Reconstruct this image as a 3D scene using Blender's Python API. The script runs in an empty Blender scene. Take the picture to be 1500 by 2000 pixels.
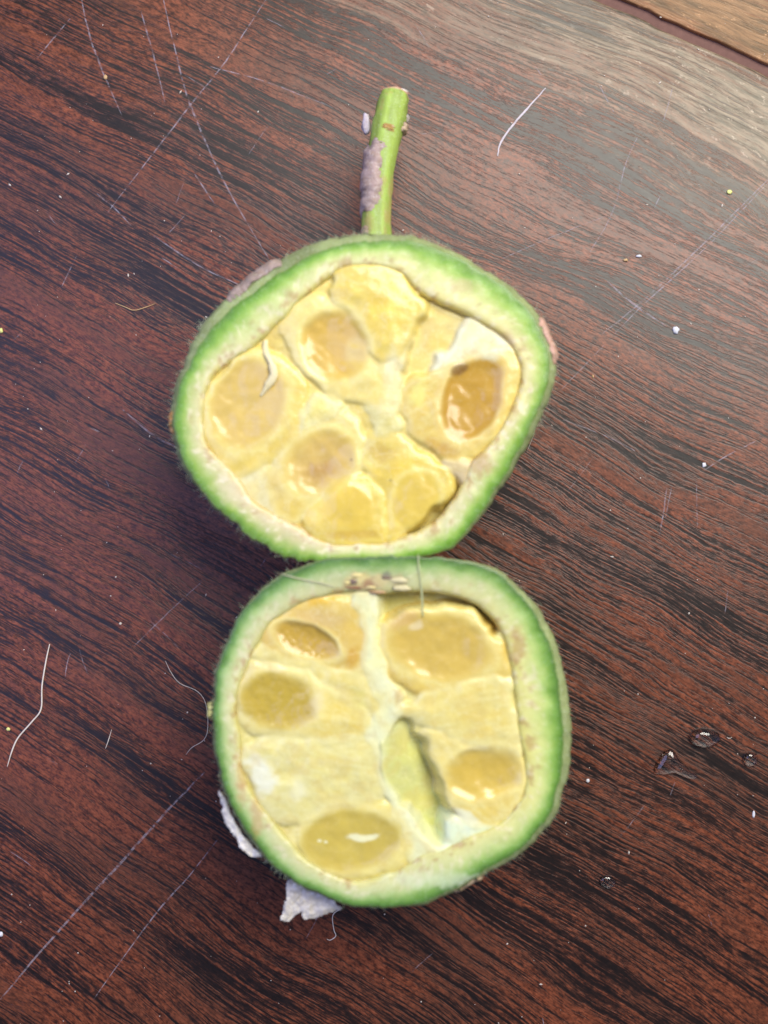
import bpy, math, random
import numpy as np
from mathutils import Vector, noise as mnoise

# ------------------------------------------------------------------ camera, light, exposure
S = 0.1 / 1500            # metres for one photograph pixel on the table plane
D = 2400.0                # camera height above the table, same unit
sc = bpy.context.scene
col = sc.collection
cam_d = bpy.data.cameras.new('camera'); cam = bpy.data.objects.new('camera', cam_d); col.objects.link(cam)
cam.location = (0, 0, D * S)
cam_d.sensor_fit = 'VERTICAL'; cam_d.sensor_height = 24.0
cam_d.lens = 24.0 * D / 2000.0
cam_d.clip_start = 0.005; cam_d.clip_end = 20
cam_d.dof.use_dof = True; cam_d.dof.focus_distance = (D - 40) * S
cam_d.dof.aperture_fstop = cam_d.lens / 3.5
sc.camera = cam

world = bpy.data.worlds.new('World'); sc.world = world; world.use_nodes = True
wb = world.node_tree.nodes['Background']
wb.inputs[0].default_value = (0.60, 0.70, 1.0, 1); wb.inputs[1].default_value = 0.15

def area(name, loc, target, sx, sy, power, color):
    l = bpy.data.lights.new(name, 'AREA'); l.shape = 'RECTANGLE'; l.size = sx; l.size_y = sy
    l.energy = power; l.color = color
    o = bpy.data.objects.new(name, l); col.objects.link(o); o.location = loc
    o.rotation_euler = (Vector(target) - Vector(loc)).to_track_quat('-Z', 'Y').to_euler()
    return o
area('window_light', (0.18, 0.235, 0.40), (0.01, 0.01, 0), 0.36, 0.30, 3.8, (1.0, 0.965, 0.87))
area('side_light', (-0.34, 0.06, 0.44), (0, 0, 0), 0.34, 0.60, 1.6, (0.42, 0.48, 1.0))

sc.render.engine = 'CYCLES'
sc.view_settings.view_transform = 'Standard'; sc.view_settings.look = 'None'
sc.view_settings.exposure = 0.0; sc.view_settings.gamma = 1.0
sc.view_settings.use_curve_mapping = False
sc.cycles.use_denoising = True
sc.cycles.max_bounces = 8; sc.cycles.blur_glossy = 1.0; sc.cycles.sample_clamp_indirect = 3.0
sc.cycles.caustics_reflective = False

# ------------------------------------------------------------------ helpers
random.seed(7); rng = np.random.default_rng(11)
def lin(c):
    c = np.asarray(c, float) / 255.0
    return np.where(c <= 0.04045, c / 12.92, ((c + 0.055) / 1.055) ** 2.4)
def W(x, y, z=0.0):       # a point z above the table that stands over photograph position (x, y)
    k = (D - z) / D
    return Vector(((x - 750) * S * k, (1000 - y) * S * k, z * S))
def smooth(a, b, x):
    t = np.clip((x - a) / (b - a), 0, 1); return t * t * (3 - 2 * t)
_tab = rng.random((256, 256))
def vnoise(x, y):
    xi = np.floor(x).astype(int); yi = np.floor(y).astype(int)
    fx = x - xi; fy = y - yi; fx = fx * fx * (3 - 2 * fx); fy = fy * fy * (3 - 2 * fy)
    a = _tab[xi & 255, yi & 255]; b = _tab[(xi + 1) & 255, yi & 255]
    c = _tab[xi & 255, (yi + 1) & 255]; d = _tab[(xi + 1) & 255, (yi + 1) & 255]
    return (a * (1 - fx) + b * fx) * (1 - fy) + (c * (1 - fx) + d * fx) * fy
def fbm(x, y, o=4):
    x = np.asarray(x, float); y = np.asarray(y, float)
    s = 0; a = 0.5; t = 0
    for i in range(o):
        s = s + a * vnoise(x + 17.3 * i, y + 9.1 * i); t += a; x = x * 2.03; y = y * 2.03; a *= 0.5
    return s / t
def spline(pts, n=8, closed=True):
    P = np.asarray(pts, float); m = len(P); out = []
    for i in range(m if closed else m - 1):
        if closed: a, b, c, d = P[(i - 1) % m], P[i], P[(i + 1) % m], P[(i + 2) % m]
        else: a, b, c, d = P[max(i - 1, 0)], P[i], P[i + 1], P[min(i + 2, m - 1)]
        for k in range(n):
            t = k / n
            out.append(0.5 * ((2 * b) + (c - a) * t + (2 * a - 5 * b + 4 * c - d) * t * t + (3 * b - a - 3 * c + d) * t ** 3))
    if not closed: out.append(P[-1])
    return np.array(out)
def sdist(px, py, poly):  # signed distance to a closed polygon, positive inside
    d2 = np.full(px.shape, 1e18); ins = np.zeros(px.shape, bool); n = len(poly)
    for i in range(n):
        ax, ay = poly[i]; bx, by = poly[(i + 1) % n]
        ex, ey = bx - ax, by - ay; L = ex * ex + ey * ey + 1e-9
        t = np.clip(((px - ax) * ex + (py - ay) * ey) / L, 0, 1)
        d2 = np.minimum(d2, (px - ax - t * ex) ** 2 + (py - ay - t * ey) ** 2)
        if ay != by:
            c = ((ay > py) != (by > py)) & (px < ex * (py - ay) / (by - ay) + ax); ins ^= c
    d = np.sqrt(d2); return np.where(ins, d, -d)
def radial(poly, c, th):  # distance from c to the outline in each direction
    a = np.arctan2(-(poly[:, 1] - c[1]), poly[:, 0] - c[0]); r = np.hypot(poly[:, 0] - c[0], poly[:, 1] - c[1])
    o = np.argsort(a); a = a[o]; r = r[o]
    return np.interp(th, np.concatenate([a - 2 * math.pi, a, a + 2 * math.pi]), np.concatenate([r, r, r]))
def make(name, verts, faces, mat, parent=None, colors=None, normals=None, smooth_shade=True):
    me = bpy.data.meshes.new(name); me.from_pydata([tuple(v) for v in verts], [], [tuple(f) for f in faces])
    if smooth_shade: me.polygons.foreach_set('use_smooth', [True] * len(me.polygons))
    if colors is not None:
        at = me.color_attributes.new('Col', 'FLOAT_COLOR', 'POINT')
        c4 = np.ones((len(verts), 4)); c4[:, :3] = colors; at.data.foreach_set('color', c4.ravel())
    if normals is not None: me.normals_split_custom_set_from_vertices([tuple(n) for n in normals])
    me.materials.append(mat); me.update()
    o = bpy.data.objects.new(name, me); col.objects.link(o)
    if parent: o.parent = parent
    return o
def thing(o, label, cat, group=None):
    o['label'] = label; o['category'] = cat
    if group: o['group'] = group
    return o

# ------------------------------------------------------------------ materials
class N:
    def __init__(s, name):
        s.m = bpy.data.materials.new(name); s.m.use_nodes = True; s.t = s.m.node_tree
        s.b = s.t.nodes['Principled BSDF']; s.out = s.t.nodes['Material Output']
    def new(s, typ, **kw):
        n = s.t.nodes.new(typ)
        for k, v in kw.items(): setattr(n, k, v)
        return n
    def put(s, sock, v):
        if isinstance(v, bpy.types.NodeSocket): s.t.links.new(v, sock)
        elif v is not None: sock.default_value = v
    def math(s, op, a, b=None, c=None, clamp=False):
        n = s.new('ShaderNodeMath', operation=op, use_clamp=clamp)
        for i, v in enumerate((a, b, c)): s.put(n.inputs[i], v)
        return n.outputs[0]
    def vec(s, x, y, z=0.0):
        n = s.new('ShaderNodeCombineXYZ')
        for i, v in enumerate((x, y, z)): s.put(n.inputs[i], v)
        return n.outputs[0]
    def noise(s, v, scale=1.0, detail=3.0, rough=0.5, dist=0.0):
        n = s.new('ShaderNodeTexNoise'); s.put(n.inputs['Vector'], v)
        n.inputs['Scale'].default_value = scale; n.inputs['Detail'].default_value = detail
        n.inputs['Roughness'].default_value = rough; n.inputs['Distortion'].default_value = dist
        return n.outputs['Fac']
    def step(s, a, b, x):
        n = s.new('ShaderNodeMapRange', interpolation_type='SMOOTHSTEP')
        s.put(n.inputs['Value'], x); s.put(n.inputs['From Min'], a); s.put(n.inputs['From Max'], b)
        return n.outputs[0]
    def mix(s, f, a, b, mode='MIX'):
        n = s.new('ShaderNodeMix', data_type='RGBA', blend_type=mode)
        s.put(n.inputs[0], f)
        for i, v in ((6, a), (7, b)):
            s.put(n.inputs[i], (*v, 1) if isinstance(v, (tuple, list)) and len(v) == 3 else v)
        return n.outputs[2]
    def bump(s, h, strength, dist, nrm=None):
        n = s.new('ShaderNodeBump'); n.inputs['Strength'].default_value = strength; n.inputs['Distance'].default_value = dist
        s.put(n.inputs['Height'], h)
        if nrm is not None: s.put(n.inputs['Normal'], nrm)
        return n.outputs[0]
    def pos(s):               # world position in hundreds of pixels
        g = s.new('ShaderNodeNewGeometry'); v = s.new('ShaderNodeVectorMath', operation='SCALE')
        s.t.links.new(g.outputs['Position'], v.inputs[0]); v.inputs['Scale'].default_value = 1 / (S * 100)
        return v.outputs[0]

GA = math.radians(25.0)       # grain direction on the table
def wood(name, edge_v=None, wear_glare_in=0.0, tone=(1, 1, 1), seed=0.0, raw=False):
    n = N(name); p = n.pos()
    sp = n.new('ShaderNodeSeparateXYZ'); n.put(sp.inputs[0], p); x, y, z = sp.outputs
    u = n.math('SUBTRACT', n.math('MULTIPLY', x, math.cos(GA)), n.math('MULTIPLY', y, math.sin(GA)))
    v = n.math('ADD', n.math('MULTIPLY', x, math.sin(GA)), n.math('MULTIPLY', y, math.cos(GA)))
    # the grain fans out a little towards the right
    vv = n.math('SUBTRACT', v, n.math('MULTIPLY', n.math('MULTIPLY', u, 0.0075), n.math('SUBTRACT', v, 11.0)))
    w1 = n.noise(n.vec(n.math('MULTIPLY', u, 0.16), n.math('MULTIPLY', vv, 0.28), 3.0 + seed), 1, 2)
    w2 = n.noise(n.vec(n.math('MULTIPLY', u, 0.9), n.math('MULTIPLY', vv, 1.4), 7.0 + seed), 1, 2)
    vw = n.math('ADD', vv, n.math('ADD', n.math('MULTIPLY', w1, 1.0), n.math('MULTIPLY', w2, 0.10)))
    def g(fu, fv, off, det=3, rough=.55, dist=0.0):
        return n.noise(n.vec(n.math('MULTIPLY', u, fu), n.math('MULTIPLY', vw, fv), off + seed), 1, det, rough, dist)
    dens = g(0.10, 0.75, 1.0, 2)
    n1 = g(0.15, 7.5, 11.0, 3, .6)
    n2 = g(0.32, 24.0, 21.0, 3, .60)
    n3 = g(4.0, 20.0, 31.0, 3, .7)
    nb = g(0.55, 1.9, 41.0, 4, .65, 0.3)      # broader dark blotches
    s = n.math('ADD', n.math('MULTIPLY', n1, 0.40), n.math('MULTIPLY', n2, 0.54))
    s = n.math('ADD', s, n.math('MULTIPLY', n3, 0.36))
    s = n.math('ADD', s, n.math('MULTIPLY', n.math('SUBTRACT', dens, 0.5), 0.38))
    s = n.math('ADD', s, n.math('MULTIPLY', n.math('SUBTRACT', nb, 0.5), 0.22))
    black = n.step(0.60, 0.715, s)
    vblack = n.step(0.675, 0.77, s)
    fleck = g(4.5, 10.0, 51.0, 4, .75)
    fleck2 = g(11.0, 26.0, 61.0, 2, .6)
    patch = g(0.3, 0.9, 71.0, 3)
    fl = n.step(0.33, 0.69, n.math('ADD', n.math('MULTIPLY', fleck, 0.6), n.math('MULTIPLY', fleck2, 0.4)))
    c = n.mix(fl, (0.036, 0.0105, 0.0065), (0.330, 0.105, 0.050))
    c = n.mix(n.math('MULTIPLY', n.step(0.42, 0.68, patch), 0.55), c, (0.105, 0.047, 0.030))
    c = n.mix(n.math('MULTIPLY', black, 0.86), c, (0.013, 0.010, 0.010))
    c = n.mix(n.math('MULTIPLY', vblack, 0.75), c, (0.006, 0.006, 0.007))
    rough = n.math('ADD', 0.25, n.math('MULTIPLY', fleck, 0.18))
    if edge_v is not None:    # finish worn off along the board's edge, grey green, plus glare painted in pale
        de = n.math('ABSOLUTE', n.math('SUBTRACT', v, edge_v))
        wn = n.math('ADD', n.math('MULTIPLY', g(0.12, 3.4, 81.0, 4, .6), 3.2), n.math('MULTIPLY', g(3.0, 8.0, 91.0, 4, .75), 1.0))
        right = n.step(-3.0, 6.0, u)
        reach = n.math('ADD', 0.35, n.math('MULTIPLY', right, 1.25))
        wv = n.math('SUBTRACT', n.math('ADD', reach, n.math('MULTIPLY', n.math('SUBTRACT', wn, 2.1), 1.5)), de)
        wear_glare = n.step(-1.9, 1.3, wv)
        wear_glare = n.math('MULTIPLY', wear_glare, n.math('SUBTRACT', 1.0, n.math('MULTIPLY', black, 0.55)))
        wear_glare = n.math('ADD', wear_glare, wear_glare_in, clamp=True)
        wc = n.mix(n.step(0.35, 0.65, g(0.9, 7.0, 101.0, 4, .75)), (0.17, 0.175, 0.13), (0.42, 0.39, 0.30))
        wc = n.mix(n.math('MULTIPLY', n.step(0.50, 0.70, g(0.25, 3.6, 111.0, 4, .7)), 0.8), wc, (0.22, 0.11, 0.065))
        wc = n.mix(n.step(0.58, 0.72, g(4.0, 7.5, 121.0, 3, .75)), wc, (0.62, 0.59, 0.49))
        wc = n.mix(1.0, wc, tone, 'MULTIPLY')
        if raw: wc = n.mix(n.step(0.75, 0.15, n.math('ADD', de, n.math('MULTIPLY', g(1.2, 4.0, 141.0, 3, .7), 0.5))), wc, (0.50, 0.20, 0.10))
        c = n.mix(n.math('MULTIPLY', wear_glare, 0.92), c, wc)
        rough = n.math('ADD', rough, n.math('MULTIPLY', wear_glare, 0.12))
    c = n.mix(1.0, c, (0.86, 0.74, 0.66), 'MULTIPLY')
    n.put(n.b.inputs['Base Color'], c); n.put(n.b.inputs['Roughness'], rough)
    n.b.inputs['Specular IOR Level'].default_value = 0.42
    h = n.math('ADD', n.math('MULTIPLY', fleck, 0.5), n.math('MULTIPLY', black, -0.6))
    h = n.math('ADD', h, n.math('MULTIPLY', g(1.0, 5.0, 131.0, 4, .7), 0.6))
    n.put(n.b.inputs['Normal'], n.bump(h, 0.40, 1.0 * S))
    return n.m

def flesh(name, rough=0.38, sss=0.35, bump=0.35, bscale=14.0, mottle=0.25, spec=0.5, coat=0.0, speck=0.0):
    n = N(name); p = n.pos()
    a = n.new('ShaderNodeAttribute', attribute_name='Col').outputs['Color']
    m = n.noise(p, 7.0, 4, .6); m2 = n.noise(p, 26.0, 2, .6)
    dark = n.mix(1.0, a, (0.82, 0.76, 0.60), 'MULTIPLY'); light = n.mix(0.45, a, (0.95, 0.95, 0.88))
    c = n.mix(n.math('MULTIPLY', n.step(0.58, 0.30, m), mottle), a, dark)
    c = n.mix(n.math('MULTIPLY', n.step(0.52, 0.74, m2), mottle), c, light)
    if speck:
        c = n.mix(n.math('MULTIPLY', n.step(0.66, 0.74, n.noise(p, 11.0, 3, .6)), speck), c, (0.16, 0.085, 0.03))
    n.put(n.b.inputs['Base Color'], c); n.b.inputs['Roughness'].default_value = rough
    n.b.inputs['Specular IOR Level'].default_value = spec
    n.b.subsurface_method = 'BURLEY'
    n.b.inputs['Subsurface Weight'].default_value = sss
    n.b.inputs['Subsurface Radius'].default_value = (1.0, 0.75, 0.35)
    n.b.inputs['Subsurface Scale'].default_value = 26 * S
    n.b.inputs['Coat Weight'].default_value = coat; n.b.inputs['Coat Roughness'].default_value = 0.12
    h = n.math('ADD', n.noise(p, bscale, 4, .65), n.math('MULTIPLY', n.noise(p, 3.5, 2), 1.2))
    n.put(n.b.inputs['Normal'], n.bump(h, bump, 1.5 * S))
    return n.m

M_plank = wood('varnished_wood', edge_v=10.35)
M_plank2 = wood('worn_wood', edge_v=10.78, wear_glare_in=0.75, tone=(1.10, 0.76, 0.48), seed=5.3, raw=True)
M_plank3 = wood('varnished_wood_b', seed=9.1)
M_rind = flesh('rind_flesh', rough=0.36, sss=0.6, bump=0.22, bscale=18, mottle=0.26, speck=0.2)
M_skin = flesh('fuzzy_skin', rough=0.75, sss=0.1, bump=0.8, bscale=22, mottle=0.5, spec=0.2)
M_pulp = flesh('pulp', rough=0.22, sss=0.0, bump=0.28, bscale=16, mottle=0.22)
M_seed = flesh('seed_gel', rough=0.22, sss=0.0, bump=0.08, bscale=9, mottle=0.10, coat=0.25)
M_pith = flesh('pith', rough=0.40, sss=0.0, bump=0.5, bscale=16, mottle=0.35)
M_cav = flesh('cavity_membrane', rough=0.30, sss=0.0, bump=0.12, bscale=10, mottle=0.2)
M_bark = flesh('bark_scab', rough=0.85, sss=0.0, bump=1.0, bscale=20, mottle=0.7, spec=0.15, speck=0.4)
M_stem = flesh('stem_green', rough=0.5, sss=0.2, bump=0.5, bscale=16, mottle=0.35)
def plain(name, c, rough=0.5, alpha=1.0, spec=0.4, noise_a=None):
    n = N(name); p = n.pos()
    cc = n.mix(n.noise(p, 9.0, 3), tuple(np.array(lin(c)) * 0.75), tuple(np.minimum(1, np.array(lin(c)) * 1.25)))
    n.put(n.b.inputs['Base Color'], cc); n.b.inputs['Roughness'].default_value = rough
    n.b.inputs['Specular IOR Level'].default_value = spec
    if noise_a:
        n.put(n.b.inputs['Alpha'], n.math('MULTIPLY', n.step(noise_a[0], noise_a[1], n.noise(p, noise_a[2], 4, .7)), alpha))
    else: n.b.inputs['Alpha'].default_value = alpha
    return n.m
M_scr = plain('scratched_varnish', (205, 195, 212), 0.5, 0.34, noise_a=(0.36, 0.64, 7.0))
M_scr2 = plain('deep_scratch', (215, 205, 215), 0.5, 0.8, noise_a=(0.15, 0.5, 3.0))  # bright colour also paints in the glint off the scratch
M_hair = plain('white_fibre', (225, 215, 205), 0.35)
M_hairb = plain('tan_fibre', (200, 165, 120), 0.35)
M_fuzz = plain('pale_fuzz', (215, 225, 190), 0.6, 0.65)
M_dust = plain('dust_grain', (215, 205, 195), 0.6)
M_yel = plain('yellow_crumb_pulp', (225, 225, 140), 0.5)
M_flk = plain('blue_white_flake', (214, 214, 222), 0.3)
M_base = plain('dark_underboard', (112, 80, 72), 0.8)
M_paper = flesh('papery_peel', rough=0.8, sss=0.1, bump=1.0, bscale=14, mottle=0.35, spec=0.2)
nw = N('water'); nw.b.inputs['Base Color'].default_value = (0.93, 0.96, 0.98, 1)
nw.b.inputs['Roughness'].default_value = 0.10; nw.b.inputs['IOR'].default_value = 1.33; nw.b.inputs['Transmission Weight'].default_value = 1.0
nw.b.inputs['Coat Weight'].default_value = 1.0; nw.b.inputs['Coat Roughness'].default_value = 0.10
M_water = nw.m

# ------------------------------------------------------------------ the table: boards with a gap between them
tt = bpy.data.objects.new('table_top', None); col.objects.link(tt); tt['kind'] = 'structure'
tt['label'] = 'dark red brown varnished wooden table top of wide boards'
GAP = math.radians(24.0)
def plank(u0, u1, v0, v1, top, mat, lab, wob=0.0, bev=1.0):
    # board in its own frame: u along the grain, v across; rounded and chipped long edges
    nu = 240; us = np.linspace(u0, u1, nu)
    prof = [(0, -260), (0, -14), (1.5, -6), (4, -2), (9, 0), (None, 0)]
    verts = []; 
    for i, uu in enumerate(us):
        e0 = (fbm(uu / 24.0, 3.3, 4) - 0.5) * 2 * wob; e1 = (fbm(uu / 24.0, 8.7, 4) - 0.5) * 2 * wob
        row = [(v0 + a * bev + e0, b * bev if b > -100 else b) for a, b in prof[:-1]] + [(v0 + (v1 - v0) * t, 0) for t in (.25, .5, .75)] + [(v1 - a + e1, b) for a, b in prof[:-1][::-1]]
        for vv, zz in row:
            x = uu * math.cos(GAP) + vv * math.sin(GAP); y = -uu * math.sin(GAP) + vv * math.cos(GAP)
            verts.append((x * S, y * S, (top + zz) * S))
    m = 13; faces = []
    for i in range(nu - 1):
        for j in range(m - 1): faces.append((i * m + j, (i + 1) * m + j, (i + 1) * m + j + 1, i * m + j + 1))
        faces.append((i * m, i * m + m - 1, (i + 1) * m + m - 1, (i + 1) * m))
    faces.append(tuple(range(m))); faces.append(tuple(range((nu - 1) * m, nu * m))[::-1])
    o = make('plank', verts, [f[::-1] for f in faces], mat, tt); o['label'] = lab; return o
def vof(x, y): return (x - 750) * math.sin(GAP) + (1000 - y) * math.cos(GAP)
VE = (vof(1176, 0) + vof(1500, 148)) / 2; VN = (vof(1222, 0) + vof(1500, 121)) / 2
p_main = plank(-3600, 3600, VE - 2900, VE, 0, M_plank, 'dark red brown board with black grain, worn grey along its edge', 5)
plank(-3600, 3600, VN, VN + 2600, -4, M_plank2, 'pale worn tan board beyond the gap', 6, .35)
plank(-3600, 3600, VE - 5600, VE - 2930, -2, M_plank3, 'dark board on the near side', 5)
v = []
for a, b in ((-3500, VE - 5500), (3500, VE - 5500), (3500, VN + 2500), (-3500, VN + 2500)):
    x = a * math.cos(GAP) + b * math.sin(GAP); y = -a * math.sin(GAP) + b * math.cos(GAP)
    v.append((x * S, y * S))
make('underboard', [(x, y, -13 * S) for x, y in v] + [(x, y, -300 * S) for x, y in v],
     [(0, 1, 2, 3), (7, 6, 5, 4), (0, 4, 5, 1), (1, 5, 6, 2), (2, 6, 7, 3), (3, 7, 4, 0)], M_base, tt, smooth_shade=False)

def ribbon(name, pts, w, mat, parent, z=0.35):
    P = spline(pts, 10, False); vs = []; fs = []
    for i in range(len(P)):
        t = P[min(i + 1, len(P) - 1)] - P[max(i - 1, 0)]; t = t / (np.hypot(*t) + 1e-9); nn = np.array((-t[1], t[0]))
        f = i / (len(P) - 1); ww = w * (0.35 + 0.65 * math.sin(math.pi * min(1, max(0, f * 0.9 + 0.05)))) * (0.7 + 0.6 * fbm(i * 0.35, w * 7 + pts[0][0] * .01))
        j = (fbm(i * 0.5, pts[0][1] * .01 + 3) - .5) * 2.0
        for s in (-.5, .5):
            q = P[i] + nn * (ww * s + j); vs.append(W(q[0], q[1], z))
    for i in range(len(P) - 1): fs.append((2 * i, 2 * i + 1, 2 * i + 3, 2 * i + 2))
    return make(name, vs, fs, mat, parent)
SCR = [([(315, -20), (345, 110), (372, 205), (440, 360), (525, 505)], 4.5), ([(158, -10), (175, 70), (205, 150), (238, 225)], 4.5),
       ([(275, 20), (300, 110), (322, 198)], 4), ([(522, -5), (440, 120), (370, 208), (210, 415)], 4), ([(137, 36), (72, 114)], 3),
       ([(188, 378), (222, 405), (255, 440)], 3.5), ([(1520, 330), (1372, 478), (1250, 592), (1176, 652)], 4.0),
       ([(1505, 352), (1380, 482), (1262, 590), (1200, 652)], 3.0), ([(1180, 674), (1095, 762)], 2.8),
       ([(1245, 268), (1222, 320), (1196, 415), (1152, 492)], 3.0), ([(1188, 420), (1080, 462), (980, 505)], 2.2),
       ([(1475, 862), (1420, 890), (1376, 918)], 3), ([(400, 1508), (330, 1580), (240, 1680), (100, 1835), (-10, 1965)], 6.0),
       ([(432, 1630), (370, 1710), (300, 1790), (180, 1955)], 3.5), ([(392, 1138), (330, 1195), (262, 1262)], 2.5),
       ([(1185, 548), (1240, 596), (1300, 636)], 5), ([(1302, 952), (1296, 1000), (1288, 1044)], 3.5), ([(1312, 950), (1300, 1010)], 2.5),
       ([(1360, 940), (1362, 1030)], 2.2), ([(240, 800), (300, 850), (360, 880)], 5), ([(300, 460), (390, 520), (465, 555)], 4),
       ([(410, 130), (520, 160), (650, 210)], 3), ([(1100, 820), (1180, 850), (1240, 880)], 3), ([(1290, 380), (1275, 415)], 2.5),
       ([(150, 500), (120, 560)], 2.5), ([(380, 340), (420, 400)], 3)]
for k in range(46):
    x, y = random.uniform(0, 1500), random.uniform(0, 2000); a = random.choice((random.gauss(-0.9, .3), random.gauss(1.2, .3), random.gauss(0.45, .2))); L = random.uniform(15, 80)
    SCR.append(([(x, y), (x + L * .5 * math.cos(a) + random.uniform(-2, 2), y + L * .5 * math.sin(a)), (x + L * math.cos(a), y + L * math.sin(a))], random.uniform(1.4, 2.6)))
for i, (pts, w) in enumerate(SCR): ribbon('scratch', pts, w * .8, M_scr, p_main, 0.25 + 0.012 * i)
ribbon('scratch', [(1066, 172), (1030, 212), (1000, 246), (978, 278), (972, 305)], 4.0, M_scr2, p_main, 1.6)

# ------------------------------------------------------------------ a fruit half: rind shell lofted round the cut, inside as relief split into its parts
class Half:
    def __init__(s, name, c, cut, inner, bulge, zf, tilt, zeq):
        s.c = np.array(c, float); s.cut = spline(cut); s.inner = spline(inner); s.zf = zf; s.tilt = tilt; s.zeq = zeq; s.bulge = bulge
        s.k = (D - zf) / D
        s.root = bpy.data.objects.new(name, None); col.objects.link(s.root)
        s.root.location = W3 = Vector(((c[0] - 750) * S * s.k, (1000 - c[1]) * S * s.k, 0)); s.o = np.array(W3)
    def loc(s, x, y, h):      # photograph position on the cut plane, height relative to it -> metres from the root
        zt = s.zf + h + (x - s.c[0]) * s.tilt[0] + (y - s.c[1]) * s.tilt[1]
        return np.stack([(x - 750) * S * s.k - s.o[0], (1000 - y) * S * s.k - s.o[1], zt * S], -1)
    def skin_pt(s, th, t):    # t 0 bottom pole .. 0.75 widest .. 1 cut edge
        rc = s.rcut(th); b = np.interp(th, s.bth, s.bv, period=2 * math.pi)
        rb = (rc + b)
        if t <= 0.75:
            a = t / 0.75 * math.pi / 2; r = rb * math.sin(a) ** 0.9; f = (s.zeq * (1 - math.cos(a))) / s.zf
        else:
            q = (t - 0.75) / 0.25; r = rb + (rc - rb) * (1 - math.sqrt(max(0, 1 - q * q))); f = (s.zeq + (s.zf - s.zeq) * q) / s.zf
        x = s.c[0] + r * np.cos(th); y = s.c[1] - r * np.sin(th)
        zc = s.zf + (x - s.c[0]) * s.tilt[0] + (y - s.c[1]) * s.tilt[1]
        return np.stack([(x - 750) * S * s.k - s.o[0], (1000 - y) * S * s.k - s.o[1], zc * f * S], -1)
    def rcut(s, th):
        r = radial(s.cut, s.c, th)
        return r + (fbm(np.cos(th) * 9 + 20, np.sin(th) * 9 + 20, 4) - .5) * 9 + (fbm(np.cos(th) * 40 + 50, np.sin(th) * 40 + 50, 2) - .5) * s.rag(th)
    def rag(s, th): return 4.0
    def shell(s, ramp, tint, lip=46, paint=()):
        n = 420; th = np.linspace(-math.pi, math.pi, n, endpoint=False)
        s.bth = np.array([math.radians(a) for a, _ in s.bulge]); s.bv = np.array([b for _, b in s.bulge], float)
        V = []; C = []
        ts = [0.02 + 0.73 * i / 16 for i in range(17)] + [0.75 + 0.25 * i / 7 for i in range(1, 8)]
        sk = lin((150, 164, 112)); 
        for t in ts:
            p = s.skin_pt(th, t); d = (fbm(th * 6 + 40, np.full(n, t * 9.0), 4) - .5) * 7 * S
            if t < 0.97: p[:, 0] += d * np.cos(th); p[:, 1] += d * np.sin(th)
            V.append(p); m = fbm(th * 9 + 9, np.full(n, t * 7.0 + 3), 3)[:, None]
            C.append(sk * (0.62 + 0.7 * m) * (np.array([1, 1, 1]) + 0.25 * (fbm(th * 3, np.full(n, t * 4.), 2)[:, None] - .5)))
        nsk = len(ts)
        sv = np.concatenate(V); scol = np.concatenate(C)
        fs = [(i * n + j, i * n + (j + 1) % n, (i + 1) * n + (j + 1) % n, (i + 1) * n + j) for i in range(nsk - 1) for j in range(n)]
        fs.append(tuple(range(n))[::-1])
        sko = make('skin', sv, fs, M_skin, s.root, scol)
        # cut face of the rind and its lip going down inside
        ro = s.rcut(th); ri = radial(s.inner, s.c, th) + (fbm(th * 7 + 70, th * 0 + 2, 3) - .5) * 8
        qs = [0, .012, .03, .06, .1, .15, .2, .26, .32, .38, .45, .52, .6, .68, .76, .84, .91, .96, 1.0]
        V = []; C = []; rq = [a for a, _ in ramp]; rc_ = np.array([lin(b) for _, b in ramp])
        def colr(q, r):
            x = s.c[0] + r * np.cos(th); y = s.c[1] - r * np.sin(th)
            qq = np.clip(q + (fbm(x / 28, y / 28, 3) - .5) * .22 * min(1, q * 6), 0, 1)
            c0 = np.stack([np.interp(qq, rq, rc_[:, i]) for i in range(3)], -1)
            td = np.radians([a for a, _, _ in tint]); tc = np.array([b for _, b, _ in tint])
            tm = np.stack([np.interp(th, td, tc[:, i], period=2 * math.pi) for i in range(3)], -1)
            pale = np.interp(th, td, [w for _, _, w in tint], period=2 * math.pi)[:, None]
            c0 = c0 * tm * np.array([.90, .94, .88])
            g = smooth(.56, .74, fbm(x / 9 + 5, y / 9, 3))[:, None] * pale * smooth(.25, .6, np.full(n, q))[:, None]
            c0 = c0 * (1 - g) + lin((232, 222, 190)) * g
            b = smooth(.60, .76, fbm(x / 17 + 50, y / 17 + 9, 3))[:, None] * 0.55 * smooth(.45, .8, np.full(n, q))[:, None]
            c0 = c0 * (1 - b) + lin((168, 122, 70)) * b
            for (cx, cy, rx, ry, cl, st) in paint:
                w = smooth(1.0, .35, np.hypot((x - cx) / rx, (y - cy) / ry) + (fbm(x / 9 + cx, y / 9, 3) - .5) * .9)[:, None] * st
                c0 = c0 * (1 - w) + lin(cl) * w
            return c0
        for q in qs:
            r = ro + (ri - ro) * q; x = s.c[0] + r * np.cos(th); y = s.c[1] - r * np.sin(th)
            h = -1.2 * max(0, 1 - q / .05) ** 2 + 1.2 + (fbm(x / 22, y / 22, 3) - .5) * 3 * min(1, q * 8) - 1.5 * max(0, (q - .9) / .1) ** 2 + 0.8 * math.sin(q * 3.1)
            V.append(s.loc(x, y, h)); C.append(colr(q, r))
        for i, (dr, dh) in enumerate(((1.0, -8), (1.5, -18), (0.5, -32), (-4, -lip))):
            r = ri - 3 - dr * 2; x = s.c[0] + r * np.cos(th); y = s.c[1] - r * np.sin(th)
            V.append(s.loc(x, y, dh)); C.append(colr(1.0, r) * np.array([.95, .9, .72]))
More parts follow.
